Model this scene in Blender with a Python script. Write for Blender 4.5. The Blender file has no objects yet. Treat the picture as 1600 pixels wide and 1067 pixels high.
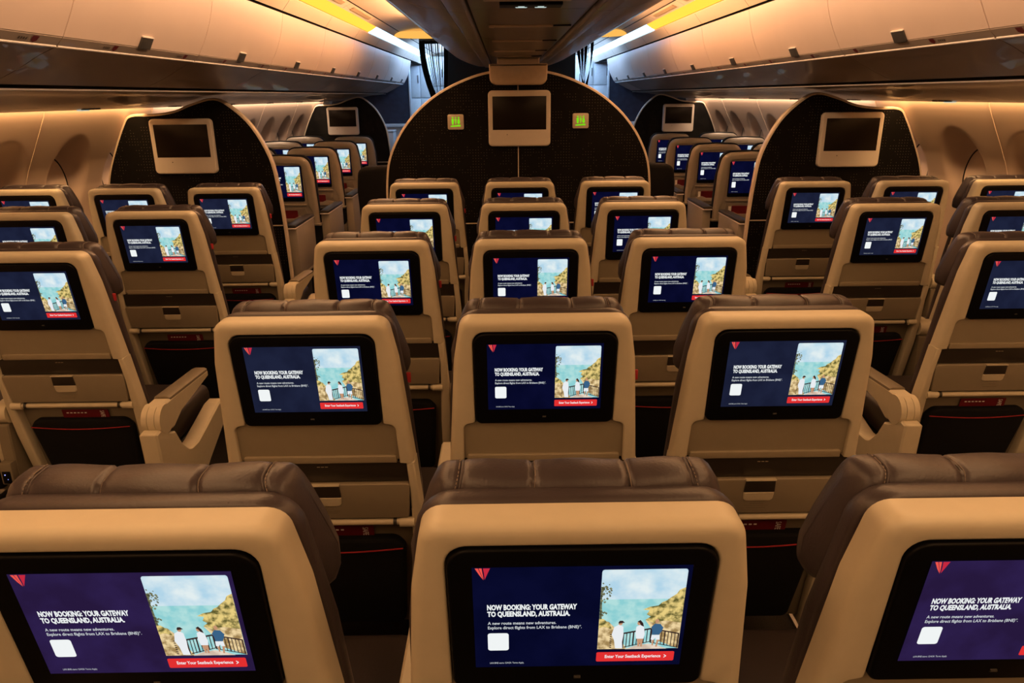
import bpy, bmesh, math, random
from mathutils import Matrix, Vector
random.seed(7)
SC = bpy.context.scene
COL = SC.collection
PI = math.pi

# ------------------------------------------------------------------ camera, world, exposure
F = 1155.0
pitch = math.atan((533.5 - 149) / F)
yaw = math.atan(9 / F)
roll = math.radians(-.54)
cam_d = bpy.data.cameras.new('camera')
cam_d.sensor_width = 36.0
cam_d.lens = F / 1600 * 36.0
cam_d.clip_start = 0.02
cam = bpy.data.objects.new('camera', cam_d)
COL.objects.link(cam)
cam.matrix_world = (Matrix.Translation((-.08, 0, 1.57)) @ Matrix.Rotation(-yaw, 4, 'Z')
                    @ Matrix.Rotation(PI / 2 - pitch, 4, 'X') @ Matrix.Rotation(roll, 4, 'Z'))
SC.camera = cam

w = bpy.data.worlds.new('world')
SC.world = w
w.use_nodes = True
w.node_tree.nodes['Background'].inputs[0].default_value = (.9, .6, .4, 1)
w.node_tree.nodes['Background'].inputs[1].default_value = 0.02
SC.view_settings.view_transform = 'Standard'
SC.view_settings.look = 'None'
SC.view_settings.gamma = 1
SC.view_settings.use_curve_mapping = False
SC.view_settings.exposure = 0.0

WARM = (1.0, .56, .22)
def area(name, loc, rot, sx, sy, power, color):
    d = bpy.data.lights.new(name, 'AREA')
    d.shape = 'RECTANGLE'; d.size = sx; d.size_y = sy
    d.energy = power; d.color = color
    o = bpy.data.objects.new(name, d)
    o.location = loc; o.rotation_euler = rot
    COL.objects.link(o)
    return o
for s in (-1, 1):
    # added fill lights out of view at the aisle ceiling, brightening seats and bins
    area('aisle_fill_light', (s * .90, -1.5, 2.20), (0, 0, 0), .42, 3.2, 20, (1, .57, .26))
    area('aisle_fill_light', (s * .90, 2.5, 2.20), (0, 0, 0), .42, 4.8, 18, (1, .57, .26))
    # unseen fill lights added above the top edge of the centre bins, tilted up to the aisle ceiling and the window-side bins
    area('centre_cove_fill', (s * .640, 1.2, 2.12), (0, -s * math.radians(108), 0), .09, 6.6, 27, (1, .60, .33))
    area('centre_cove_fill', (s * .640, 5.7, 2.12), (0, -s * math.radians(142), 0), .09, 2.4, 44, (1, .56, .27))
    area('centre_cove_fill', (s * .840, 11.3, 2.12), (0, -s * math.radians(100), 0), .09, 3.6, 26, (.36, .60, 1))  # cool fill added for the white lockers, beyond the centre bins
    area('galley_lamp', (s * .9, 11.9, 2.18), (math.radians(20), 0, 0), .5, .4, 7, (.50, .72, 1))
    # sidewall wash lamps hidden above the service panels' outboard edge
    area('sidewall_lamp', (s * 2.452, 2.4, 1.585), (0, -s * math.radians(12), 0), .06, 5.8, 28, (1, .54, .22))
    area('sidewall_lamp', (s * 2.452, 7.9, 1.585), (0, -s * math.radians(12), 0), .06, 5.0, 26, (1, .68, .46))

# ------------------------------------------------------------------ materials
def srgb(r, g, b):
    f = lambda c: (c / 255 / 12.92) if c / 255 <= .04045 else ((c / 255 + .055) / 1.055) ** 2.4
    return (f(r), f(g), f(b))
def new_mat(name):
    m = bpy.data.materials.new(name); m.use_nodes = True
    nt = m.node_tree; nt.nodes.clear()
    out = nt.nodes.new('ShaderNodeOutputMaterial')
    return m, nt, out
def pbr(name, col, rough=.5, metal=0, var=.04, scale=40, bump=0, bscale=300, spec=.5, coat=0):
    m, nt, out = new_mat(name)
    b = nt.nodes.new('ShaderNodeBsdfPrincipled')
    nt.links.new(b.outputs[0], out.inputs[0])
    tc = nt.nodes.new('ShaderNodeTexCoord')
    n = nt.nodes.new('ShaderNodeTexNoise'); n.inputs['Scale'].default_value = scale
    nt.links.new(tc.outputs['Object'], n.inputs['Vector'])
    r = nt.nodes.new('ShaderNodeValToRGB')
    r.color_ramp.elements[0].position = .3; r.color_ramp.elements[1].position = .7
    r.color_ramp.elements[0].color = (*[c * (1 - var) for c in col], 1)
    r.color_ramp.elements[1].color = (*[min(1, c * (1 + var)) for c in col], 1)
    nt.links.new(n.outputs[0], r.inputs[0]); nt.links.new(r.outputs[0], b.inputs['Base Color'])
    b.inputs['Roughness'].default_value = rough; b.inputs['Metallic'].default_value = metal
    b.inputs['Specular IOR Level'].default_value = spec
    b.inputs['Coat Weight'].default_value = coat
    if bump:
        n2 = nt.nodes.new('ShaderNodeTexNoise'); n2.inputs['Scale'].default_value = bscale
        nt.links.new(tc.outputs['Object'], n2.inputs['Vector'])
        bp = nt.nodes.new('ShaderNodeBump'); bp.inputs['Strength'].default_value = bump; bp.inputs['Distance'].default_value = .001
        nt.links.new(n2.outputs[0], bp.inputs['Height']); nt.links.new(bp.outputs[0], b.inputs['Normal'])
    return m
def em(name, col, s=1.0, col2=None, scale=20, detail=3, lo=.4, hi=.6):
    m, nt, out = new_mat(name)
    e = nt.nodes.new('ShaderNodeEmission'); e.inputs[1].default_value = s
    nt.links.new(e.outputs[0], out.inputs[0])
    e.inputs[0].default_value = (*col, 1)
    if col2:
        tc = nt.nodes.new('ShaderNodeTexCoord')
        n = nt.nodes.new('ShaderNodeTexNoise'); n.inputs['Scale'].default_value = scale; n.inputs['Detail'].default_value = detail
        nt.links.new(tc.outputs['Object'], n.inputs['Vector'])
        r = nt.nodes.new('ShaderNodeValToRGB')
        r.color_ramp.elements[0].position = lo; r.color_ramp.elements[1].position = hi
        r.color_ramp.elements[0].color = (*col, 1); r.color_ramp.elements[1].color = (*col2, 1)
        nt.links.new(n.outputs[0], r.inputs[0]); nt.links.new(r.outputs[0], e.inputs[0])
    return m

M = {}
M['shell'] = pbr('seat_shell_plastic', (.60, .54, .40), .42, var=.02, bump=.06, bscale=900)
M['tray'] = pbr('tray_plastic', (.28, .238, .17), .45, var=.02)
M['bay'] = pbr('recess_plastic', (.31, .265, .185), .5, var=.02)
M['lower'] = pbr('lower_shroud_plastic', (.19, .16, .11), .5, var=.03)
M['band'] = pbr('dark_brown_plastic', (.030, .023, .017), .4)
M['leather'] = pbr('brown_leather', (.050, .0385, .042), .38, var=.10, scale=14, bump=.35, bscale=260)
M['cushion'] = pbr('shaded_leather', (.022, .015, .014), .5, var=.1, scale=14, bump=.3, bscale=260)  # seat leather with the shade between the seats put into its colour
M['stitch'] = pbr('stitch_thread', (.24, .19, .16), .7)
M['seam'] = pbr('seam_dark_leather', (.04, .033, .03), .6)  # slightly darker leather for the seam lines
M['black'] = pbr('black_gloss_plastic', (.003, .003, .0035), .45, spec=.12)
M['blackm'] = pbr('black_fabric', (.006, .006, .007), .9, var=.2, scale=200, spec=.2)
M['dark'] = pbr('dark_frame_metal', (.03, .028, .025), .5)
M['red'] = pbr('red_piping', (.30, .008, .014), .6)
M['redtag'] = pbr('red_tag', (.42, .02, .03), .6)
M['redcard'] = pbr('red_card', (.14, .006, .010), .45)
M['white'] = pbr('white_print', (.8, .8, .78), .5)
M['metal'] = pbr('brushed_aluminium', (.6, .58, .55), .35, metal=1)
M['premium'] = pbr('premium_shell_plastic', (.30, .27, .225), .36, var=.02)
M['premium_lo'] = pbr('premium_lower_plastic', (.22, .195, .16), .45, var=.02)
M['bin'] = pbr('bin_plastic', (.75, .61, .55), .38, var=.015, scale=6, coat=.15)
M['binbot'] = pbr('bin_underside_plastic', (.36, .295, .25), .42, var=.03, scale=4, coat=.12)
M['cbin'] = pbr('centre_bin_plastic', (.34, .31, .30), .40, var=.02, scale=4, coat=.08)
M['psu'] = pbr('service_panel_plastic', (.18, .14, .11), .34, var=.03, coat=.2)
M['cpsu'] = pbr('centre_service_plastic', (.22, .17, .13), .32, var=.03)
M['lip'] = pbr('bin_lip_trim', (.86, .80, .78), .3)
M['latch'] = pbr('latch_grey', (.045, .042, .04), .5)
M['wall'] = pbr('sidewall_plastic', (.72, .56, .44), .5, var=.015, scale=3)
M['shade'] = pbr('window_shade_plastic', (.92, .74, .60), .5, var=.01)
M['gap'] = pbr('dark_gap', (.01, .009, .008), .9)
M['ceil'] = pbr('ceiling_panel', (.84, .68, .54), .45, var=.01, scale=3)
M['slot'] = pbr('ceiling_vent_tan', (.50, .36, .22), .6)
M['trim'] = pbr('divider_trim', (.66, .56, .44), .35)
M['navy'] = pbr('navy_laminate', (.018, .026, .055), .6, var=.25, scale=14)
M['mono'] = pbr('monument_white', (.62, .66, .72), .4)
M['mono2'] = pbr('monument_dark', (.012, .0085, .0075), .7, spec=.2)
M['curtain'] = pbr('black_curtain', (.004, .004, .005), .95, var=.2, spec=.1)
M['carpet'] = pbr('dark_carpet', (.018, .014, .012), .95, var=.6, scale=260, bump=.6, bscale=400)
M['monblk'] = pbr('screen_glass_off', (.012, .008, .005), .25, spec=.2)
M['monfr'] = pbr('monitor_frame_plastic', (.66, .60, .52), .35, var=.01)
M['rear'] = pbr('rear_wall', (.08, .065, .05), .6)

def divider_material():
    m, nt, out = new_mat('perforated_divider')
    N = nt.nodes.new; L = nt.links.new
    b = N('ShaderNodeBsdfPrincipled'); L(b.outputs[0], out.inputs[0])
    b.inputs['Roughness'].default_value = .6; b.inputs['Specular IOR Level'].default_value = .12
    tc = N('ShaderNodeTexCoord')
    def vm(op, a, bb=None):
        n = N('ShaderNodeVectorMath'); n.operation = op
        L(a, n.inputs[0])
        if bb is not None:
            if isinstance(bb, tuple): n.inputs[1].default_value = bb
            else: L(bb, n.inputs[1])
        return n.outputs[0]
    def mt(op, a, v=None):
        n = N('ShaderNodeMath'); n.operation = op
        L(a, n.inputs[0])
        if v is not None:
            if isinstance(v, (int, float)): n.inputs[1].default_value = v
            else: L(v, n.inputs[1])
        return n.outputs[0]
    P = .0180
    s = vm('MULTIPLY', tc.outputs['Object'], (1 / P, 0, 1 / P))
    fl = vm('FLOOR', s)
    fr = vm('SUBTRACT', vm('SUBTRACT', s, fl), (.5, 0, .5))
    ln = N('ShaderNodeVectorMath'); ln.operation = 'LENGTH'; L(fr, ln.inputs[0])
    dot = mt('LESS_THAN', ln.outputs['Value'], .105)
    wn = N('ShaderNodeTexWhiteNoise'); wn.noise_dimensions = '3D'; L(fl, wn.inputs['Vector'])
    big = N('ShaderNodeTexNoise'); big.inputs['Scale'].default_value = .16; big.inputs['Detail'].default_value = 2
    L(fl, big.inputs['Vector'])
    # stepped patches of dots
    thr = mt('MULTIPLY', mt('SUBTRACT', big.outputs[0], .44), 7.0)
    on = mt('LESS_THAN', wn.outputs['Value'], thr)
    k = mt('MULTIPLY', dot, on)
    mx = N('ShaderNodeMix'); mx.data_type = 'RGBA'
    L(k, mx.inputs['Factor'])
    mx.inputs['A'].default_value = (.0038, .0030, .0023, 1)
    mx.inputs['B'].default_value = (.15, .13, .10, 1)
    L(mx.outputs['Result'], b.inputs['Base Color'])
    return m
M['divider'] = divider_material()

# ------------------------------------------------------------------ mesh helpers
def obj(name, bm, mats, parent=None, smooth=True, angle=35, loc=None):
    me = bpy.data.meshes.new(name)
    bmesh.ops.recalc_face_normals(bm, faces=bm.faces)
    bm.to_mesh(me); bm.free()
    for m in (mats if isinstance(mats, (list, tuple)) else [mats]):
        me.materials.append(M[m] if isinstance(m, str) else m)
    if smooth:
        me.set_sharp_from_angle(angle=math.radians(angle))
    o = bpy.data.objects.new(name, me)
    COL.objects.link(o)
    if parent: o.parent = parent
    if loc: o.location = loc
    return o
def bnew(): return bmesh.new()
def tag(o, label=None, cat=None, group=None, kind=None):
    if label: o['label'] = label
    if cat: o['category'] = cat
    if group: o['group'] = group
    if kind: o['kind'] = kind
    return o
def empty(name, loc=(0, 0, 0)):
    o = bpy.data.objects.new(name, None); COL.objects.link(o); o.location = loc
    o.empty_display_size = .1
    return o
def ring_faces(bm, r0, r1, mi=0, closed=True):
    n = len(r0)
    for i in range(n if closed else n - 1):
        j = (i + 1) % n
        f = bm.faces.new((r0[i], r0[j], r1[j], r1[i])); f.material_index = mi; f.smooth = True
def loft(bm, rings, caps=True, mi=0, closed=True):
    vs = [[bm.verts.new(p) for p in r] for r in rings]
    for a, b in zip(vs, vs[1:]): ring_faces(bm, a, b, mi, closed)
    if caps:
        for r in (vs[0], vs[-1]):
            f = bm.faces.new(r); f.material_index = mi
    return vs
def rpoly(pts, n=5):
    """pts: (x, y[, r]) -> list of points with rounded corners"""
    out = []
    N = len(pts)
    for i, p in enumerate(pts):
        r = p[2] if len(p) > 2 else 0
        P = Vector(p[:2])
        if r <= 0:
            out.append((P.x, P.y)); continue
        A = Vector(pts[i - 1][:2]); B = Vector(pts[(i + 1) % N][:2])
        a = (A - P).normalized(); b = (B - P).normalized()
        ang = a.angle(b)
        t = min(r / math.tan(ang / 2), (A - P).length * .49, (B - P).length * .49)
        rr = t * math.tan(ang / 2)
        c = P + (a + b).normalized() * (rr / math.sin(ang / 2))
        s = P + a * t; e = P + b * t
        va = s - c; vb = e - c
        th = va.angle(vb)
        for k in range(n + 1):
            f = k / n
            v = (va * math.sin((1 - f) * th) + vb * math.sin(f * th)) / math.sin(th)
            out.append((c.x + v.x, c.y + v.y))
    return out
def offset(pts, d):
    """move outline inward by d (number or per-point list)"""
    N = len(pts)
    A = sum(pts[i][0] * pts[(i + 1) % N][1] - pts[(i + 1) % N][0] * pts[i][1] for i in range(N))
    s = 1 if A > 0 else -1
    out = []
    for i in range(N):
        dd = d[i] if isinstance(d, list) else d
        p = Vector(pts[i]); a = Vector(pts[i - 1]); b = Vector(pts[(i + 1) % N])
        e1 = (p - a); e2 = (b - p)
        if e1.length < 1e-9: e1 = e2
        if e2.length < 1e-9: e2 = e1
        e1.normalize(); e2.normalize()
        n1 = Vector((-e1.y, e1.x)) * s; n2 = Vector((-e2.y, e2.x)) * s
        m = n1 + n2
        if m.length < 1e-6: m = n1
        m.normalize()
        k = dd / max(.4, m.dot(n1))
        out.append((p.x + m.x * k, p.y + m.y * k))
    return out
def plate(bm, pts, mapf, d0, d1, bev=.003, bev2=None, steps=3, mi=0):
    """solid with outline pts between depths d0 (seen side, bevel bev) and d1"""
    rings = []
    for k in range(steps + 1):
        a = k / steps * PI / 2
        if isinstance(bev, list):
            off = [b_ * (1 - math.sin(a)) for b_ in bev]
            mb = max(bev)
        else:
            off = bev * (1 - math.sin(a)); mb = bev
        q = offset(pts, off)
        rings.append([mapf(u, v, d0 + (mb * (1 - math.cos(a)))) for u, v in q])
    b2 = .001 if bev2 is None else bev2
    for k in range(steps + 1):
        a = k / steps * PI / 2
        q = offset(pts, b2 * (1 - math.cos(a)))
        rings.append([mapf(u, v, d1 - b2 + b2 * math.sin(a)) for u, v in q])
    return loft(bm, rings, mi=mi)
def frame(bm, outer, inner, mapf, depth, bo, bi, ksteps=5, n1=26, n2=56):
    """inverted-U frame lofted between an outer and an inner half outline (top centre -> foot, u > 0)"""
    def resample(p, n):
        d = [0]
        for a, b_ in zip(p, p[1:]): d.append(d[-1] + math.hypot(b_[0] - a[0], b_[1] - a[1]))
        out = []
        j = 0
        for i in range(n):
            t = d[-1] * i / (n - 1)
            while j < len(d) - 2 and d[j + 1] < t: j += 1
            f = (t - d[j]) / max(1e-9, d[j + 1] - d[j])
            out.append((p[j][0] + (p[j + 1][0] - p[j][0]) * f, p[j][1] + (p[j + 1][1] - p[j][1]) * f))
        return out
    def split(p):
        zt = p[0][1]
        k = max((i for i in range(len(p)) if p[i][1] > zt - .12), key=lambda i: p[i][0] + p[i][1])
        k = max(1, min(k, len(p) - 2))
        return resample(p[:k + 1], n1) + resample(p[k:], n2)[1:]
    O = split(outer); I = split(inner)
    O = [(-u, z) for u, z in reversed(O[1:])] + O; I = [(-u, z) for u, z in reversed(I[1:])] + I
    def normals(p, sgn):
        out = []
        for k in range(len(p)):
            a = p[max(k - 1, 0)]; b_ = p[min(k + 1, len(p) - 1)]
            dx, dz = b_[0] - a[0], b_[1] - a[1]; L = math.hypot(dx, dz) or 1
            out.append((dz / L * sgn, -dx / L * sgn))
        return out
    NO = normals(O, 1); NI = normals(I, -1)      # O runs left foot -> top -> right foot: inward is to the right of travel
    rings = []
    for o, i, no, ni in zip(O, I, NO, NI):
        ring = [mapf(o[0], o[1], depth)]
        for k in range(ksteps + 1):
            a = k / ksteps * PI / 2; q = bo * (1 - math.cos(a))
            ring.append(mapf(o[0] + no[0] * q, o[1] + no[1] * q, bo * (1 - math.sin(a))))
        for k in range(4):
            a = k / 3 * PI / 2; q = bi * (1 - math.sin(a))
            ring.append(mapf(i[0] + ni[0] * q, i[1] + ni[1] * q, bi * (1 - math.cos(a))))
        ring.append(mapf(i[0], i[1], depth))
        rings.append(ring)
    loft(bm, rings)
def box(bm, x0, x1, y0, y1, z0, z1, bev=0, mi=0, seg=2):
    vs = [bm.verts.new((x, y, z)) for x in (x0, x1) for y in (y0, y1) for z in (z0, z1)]
    fs = [bm.faces.new([vs[i] for i in q]) for q in ((0, 1, 3, 2), (4, 6, 7, 5), (0, 4, 5, 1), (2, 3, 7, 6), (0, 2, 6, 4), (1, 5, 7, 3))]
    for f in fs: f.material_index = mi
    if bev:
        es = list({e for f in fs for e in f.edges})
        r = bmesh.ops.bevel(bm, geom=es, offset=bev, segments=seg, affect='EDGES', profile=.5)
        for f in r['faces']: f.material_index = mi; f.smooth = True
        for f in fs:
            if f.is_valid: f.smooth = False
def tube(bm, p0, p1, r, n=12, mi=0, r1=None):
    p0 = Vector(p0); p1 = Vector(p1); d = (p1 - p0).normalized()
    a = d.orthogonal().normalized(); b = d.cross(a)
    loft(bm, [[p + (a * math.cos(2 * PI * k / n) + b * math.sin(2 * PI * k / n)) * rr for k in range(n)] for p, rr in ((p0, r), (p1, r if r1 is None else r1))], mi=mi)
def path_tube(bm, pts, r, n=8, mi=0):
    rings = []
    P = [Vector(p) for p in pts]
    for i, p in enumerate(P):
        d = (P[min(i + 1, len(P) - 1)] - P[max(i - 1, 0)]).normalized()
        a = d.cross(Vector((0, 0, 1)))
        if a.length < .05: a = d.cross(Vector((0, 1, 0)))
        a.normalize(); b = a.cross(d)
        rings.append([p + (a * math.cos(2 * PI * k / n) + b * math.sin(2 * PI * k / n)) * r for k in range(n)])
    loft(bm, rings, mi=mi)
def sweep(bm, prof, y0, y1, thick=None, mi=0, side=1, ny=1):
    """profile of (X, z) swept along Y; X multiplied by side"""
    rows = []
    for k in range(ny + 1):
        y = y0 + (y1 - y0) * k / ny
        rows.append([bm.verts.new((x * side, y, z)) for x, z in prof])
    for a, b in zip(rows, rows[1:]):
        ring_faces(bm, a, b, mi, closed=False)
    return rows
def solid_sweep(bm, prof, y0, y1, side=1, mi=0):
    """closed profile swept along Y with end caps"""
    loft(bm, [[(x * side, y, z) for x, z in prof] for y in (y0, y1)], mi=mi)
def children(o): return [c for c in bpy.data.objects if c.parent == o]
def copy_tree(o, parent=None):
    c = o.copy(); COL.objects.link(c)
    if parent: c.parent = parent
    for ch in KIDS.get(o, []): copy_tree(ch, c)
    return c
KIDS = {}
def index_kids():
    KIDS.clear()
    for o in bpy.data.objects:
        if o.parent: KIDS.setdefault(o.parent, []).append(o)

# ------------------------------------------------------------------ screen picture (one mesh with emissive artwork)
def text_faces(bm, s, x0, x1, y0, y1, z, mi, bold=0.0, fit=True):
    cu = bpy.data.curves.new('t', 'FONT'); cu.body = s; cu.size = 1; cu.offset = bold
    cu.resolution_u = 2
    o = bpy.data.objects.new('t', cu); COL.objects.link(o)
    dg = bpy.context.evaluated_depsgraph_get()
    me = bpy.data.meshes.new_from_object(o.evaluated_get(dg))
    xs = [v.co.x for v in me.vertices]; ys = [v.co.y for v in me.vertices]
    ax, bx, ay, by = min(xs), max(xs), min(ys), max(ys)
    vs = [bm.verts.new((x0 + (v.co.x - ax) / (bx - ax) * (x1 - x0), y0 + (v.co.y - ay) / (by - ay) * (y1 - y0), z)) for v in me.vertices]
    for p in me.polygons:
        try:
            f = bm.faces.new([vs[i] for i in p.vertices]); f.material_index = mi
        except ValueError: pass
    bpy.data.objects.remove(o); bpy.data.curves.remove(cu); bpy.data.meshes.remove(me)

SW, SH = .2420, .1600
DM = {}
DM['navy'] = em('screen_navy', srgb(6, 8, 37), 1, srgb(9, 11, 44), 15)
DM['slate'] = em('screen_slate', srgb(24, 28, 50), 1, srgb(29, 34, 58), 15)
DM['purple'] = em('screen_tint_violet', srgb(44, 30, 74), 1, srgb(38, 24, 60), 15)  # off-angle glow of the side screens put into their base colour
DM['white'] = em('screen_white', srgb(240, 244, 244), 1.0)
DM['grey'] = em('screen_text_grey', srgb(205, 210, 214), 1.0)
DM['red'] = em('screen_red', srgb(226, 48, 48), 1.0)
DM['logo1'] = em('logo_red', srgb(238, 84, 74), 1.0)
DM['logo2'] = em('logo_dark_red', srgb(196, 40, 62), 1.0)
DM['sky'] = em('picture_sky', srgb(176, 212, 232), 1.0, srgb(226, 238, 240), 32, 4, .35, .65)
DM['sea'] = em('picture_sea', srgb(140, 206, 210), 1.0, srgb(176, 222, 220), 60, 5)
DM['hill'] = em('picture_hill', srgb(96, 92, 46), 1.0, srgb(232, 206, 128), 130, 6, .38, .6)
DM['rock'] = em('picture_rock', srgb(160, 132, 84), 1.0, srgb(238, 212, 160), 110, 5)
DM['tree'] = em('picture_tree', srgb(70, 72, 50), 1.0, srgb(130, 130, 96), 200, 5)
DM['rail'] = em('picture_rail', srgb(52, 36, 34), 1.0)
DM['cloth'] = em('picture_white_cloth', srgb(232, 236, 240), 1.0)
DM['denim'] = em('picture_blue_shirt', srgb(58, 98, 134), 1.0)
DM['skin'] = em('picture_skin', srgb(196, 146, 112), 1.0)
DM['deck'] = em('picture_deck', srgb(206, 184, 164), 1.0, srgb(232, 214, 196), 60)
DORDER = ['navy', 'white', 'grey', 'red', 'logo1', 'logo2', 'sky', 'sea', 'hill', 'rock', 'tree', 'rail', 'cloth', 'denim', 'skin', 'deck']
def build_display():
    bm = bnew()
    I = {k: i for i, k in enumerate(DORDER)}
    lay = [0]
    def poly(pts, m, lvl):
        vs = [bm.verts.new(((u - .5) * SW, (.5 - v) * SH, lvl * .00018)) for u, v in pts]
        f = bm.faces.new(vs); f.material_index = I[m]
    def text(s, u0, u1, v0, v1, m, lvl=3, bold=0):
        text_faces(bm, s, (u0 - .5) * SW, (u1 - .5) * SW, (.5 - v1) * SH, (.5 - v0) * SH, lvl * .00018, I[m], bold)
    def rrect(u0, u1, v0, v1, r, m, lvl):
        asp = SW / SH
        q = rpoly([(u0 * asp, v0, r), (u1 * asp, v0, r), (u1 * asp, v1, r), (u0 * asp, v1, r)], 4)
        poly([(a / asp, b) for a, b in q], m, lvl)
    poly([(0, 0), (1, 0), (1, 1), (0, 1)], 'navy', 0)
    # emblem: split downward wedge
    poly([(.014, .006), (.028, .006), (.052, .115), (.034, .070)], 'logo1', 1)
    poly([(.031, .006), (.045, .006), (.047, .035), (.053, .108), (.046, .080)], 'logo1', 1)
    poly([(.051, .006), (.083, .006), (.057, .112), (.055, .055)], 'logo2', 1)
    text('NOW BOOKING: YOUR GATEWAY', .064, .483, .352, .408, 'white', 2, .045)
    text('TO QUEENSLAND, AUSTRALIA.', .064, .452, .418, .482, 'white', 2, .045)
    text('A new route means new adventures.', .065, .388, .522, .552, 'grey', 2, .018)
    text('Explore direct flights from LAX to Brisbane (BNE)*.', .065, .510, .566, .607, 'grey', 2, .018)
    rrect(.063, .163, .64, .82, .02, 'white', 1)
    text('LAX-BNE starts 12/4/24. Terms Apply.', .07, .236, .944, .967, 'grey', 2)
    rrect(.588, .967, .855, .955, .012, 'red', 1)
    text('Enter Your Seatback Experience', .63, .902, .884, .928, 'white', 2, .02)
    text('>', .917, .929, .885, .922, 'white', 2, .02)
    # picture
    A, B, C, D = .590, .980, .034, .822
    def P(pts, m, lvl):
        poly([(A + u * (B - A), C + v * (D - C)) for u, v in pts], m, lvl)
    q = rpoly([(0, 0, .03), (1, 0, .03), (1, .36), (0, .36)], 4); P(q, 'sky', 1)
    P([(0, .36), (1, .36), (1, 1), (0, 1)], 'sea', 1)
    P([(1, .22), (.96, .235), (.93, .25), (.90, .30), (.84, .34), (.79, .38), (.74, .40), (.70, .44), (.60, .455), (.52, .49), (.60, .50), (.57, .55), (.62, .58), (.56, .62), (.66, .66), (.8, .7), (1, .72)], 'hill', 2)
    P([(.56, .62), (.66, .66), (.8, .63), (1, .66), (1, 1), (.75, .9), (.62, .70)], 'rock', 3)
    P([(0, .60), (.06, .63), (.12, .64), (.2, .72), (.26, .80), (.3, .9), (.36, 1), (0, 1)], 'rock', 2)
    P([(0, .60), (.05, .60), (.13, .66), (.17, .74), (.07, .70), (0, .72)], 'hill', 3)
    random.seed(3)
    for cx, cy, rx, ry, n in ((.04, .27, .09, .12, 34), (.03, .52, .07, .06, 14)):
        for _ in range(n):
            a = random.uniform(0, 2 * PI); r = random.random() ** .6
            x = cx + rx * r * math.cos(a); y = cy + ry * r * math.sin(a); s = random.uniform(.008, .02)
            if x < s: x = s
            P([(x - s, y), (x, y - s * .8), (x + s, y + s * .2), (x + s * .2, y + s)], 'tree', 3)
    P([(0, .2), (.012, .2), (.03, .6), (0, .62)], 'tree', 3)
    P([(.34, 1), (.46, .955), (.62, .93), (.74, .955), (.86, 1)], 'deck', 4)
    # railing
    def bar(x0, y0, x1, y1, wd, m='rail', lvl=5):
        dx, dy = x1 - x0, y1 - y0; L = math.hypot(dx, dy); nx, ny = -dy / L * wd / 2, dx / L * wd / 2
        P([(x0 + nx, y0 + ny), (x1 + nx, y1 + ny), (x1 - nx, y1 - ny), (x0 - nx, y0 - ny)], m, lvl)
    bar(.30, .79, .64, .73, .02); bar(.64, .73, .99, .80, .016)
    bar(.33, .97, .64, .90, .01); bar(.64, .91, .995, .985, .01)
    for k in range(9):
        f = k / 8; x = .31 + .33 * f; bar(x, .79 - .06 * f, x, .985 - .08 * f, .011 if k % 3 else .018)
    for k in range(9):
        f = k / 8; x = .65 + .335 * f; bar(x, .735 + .06 * f, x, .91 + .07 * f, .010 if k % 4 else .016)
    for k in range(7): bar(.145, .80 + .028 * k, .17, .805 + .028 * k, .012)
    # three people
    def ell(cx, cy, rx, ry, m, lvl=6): P([(cx + rx * math.cos(2 * PI * k / 10), cy + ry * math.sin(2 * PI * k / 10)) for k in range(10)], m, lvl)
    P([(.19, .70), (.25, .67), (.30, .70), (.31, .80), (.30, .90), (.31, .985), (.22, .985), (.20, .88), (.165, .80)], 'cloth', 6)
    ell(.262, .655, .026, .024, 'skin', 7); P([(.235, .64), (.25, .618), (.285, .618), (.315, .645), (.285, .648), (.24, .655)], 'rail', 8)
    P([(.46, .70), (.50, .68), (.55, .70), (.57, .80), (.56, .86), (.47, .86), (.455, .78)], 'cloth', 6)
    ell(.49, .655, .024, .026, 'skin', 7); P([(.465, .632), (.50, .612), (.535, .65), (.55, .70), (.51, .68), (.495, .65)], 'rail', 8)
    P([(.48, .86), (.555, .86), (.55, .965), (.53, .965), (.52, .90), (.515, .96), (.495, .96)], 'skin', 6)
    P([(.64, .71), (.68, .665), (.75, .67), (.79, .72), (.77, .77), (.75, .81), (.66, .81), (.655, .75)], 'denim', 6)
    ell(.705, .632, .024, .028, 'skin', 7)
    P([(.655, .81), (.755, .81), (.76, .875), (.715, .875), (.705, .85), (.68, .88), (.65, .87)], 'cloth', 7)
    P([(.66, .875), (.69, .875), (.685, .95), (.67, .95)], 'skin', 6); P([(.725, .875), (.755, .875), (.735, .97), (.715, .97)], 'skin', 6)
    me = bpy.data.meshes.new('display')
    for f in bm.faces: f.normal_update()
    for f in bm.faces:
        if f.normal.z < 0: f.normal_flip()
    bm.to_mesh(me); bm.free()
    for k in DORDER: me.materials.append(DM[k])
    return me
DISPLAY = {'navy': build_display()}
for k in ('slate', 'purple'):
    m_ = DISPLAY['navy'].copy(); m_.materials[0] = DM[k]; DISPLAY[k] = m_

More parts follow.
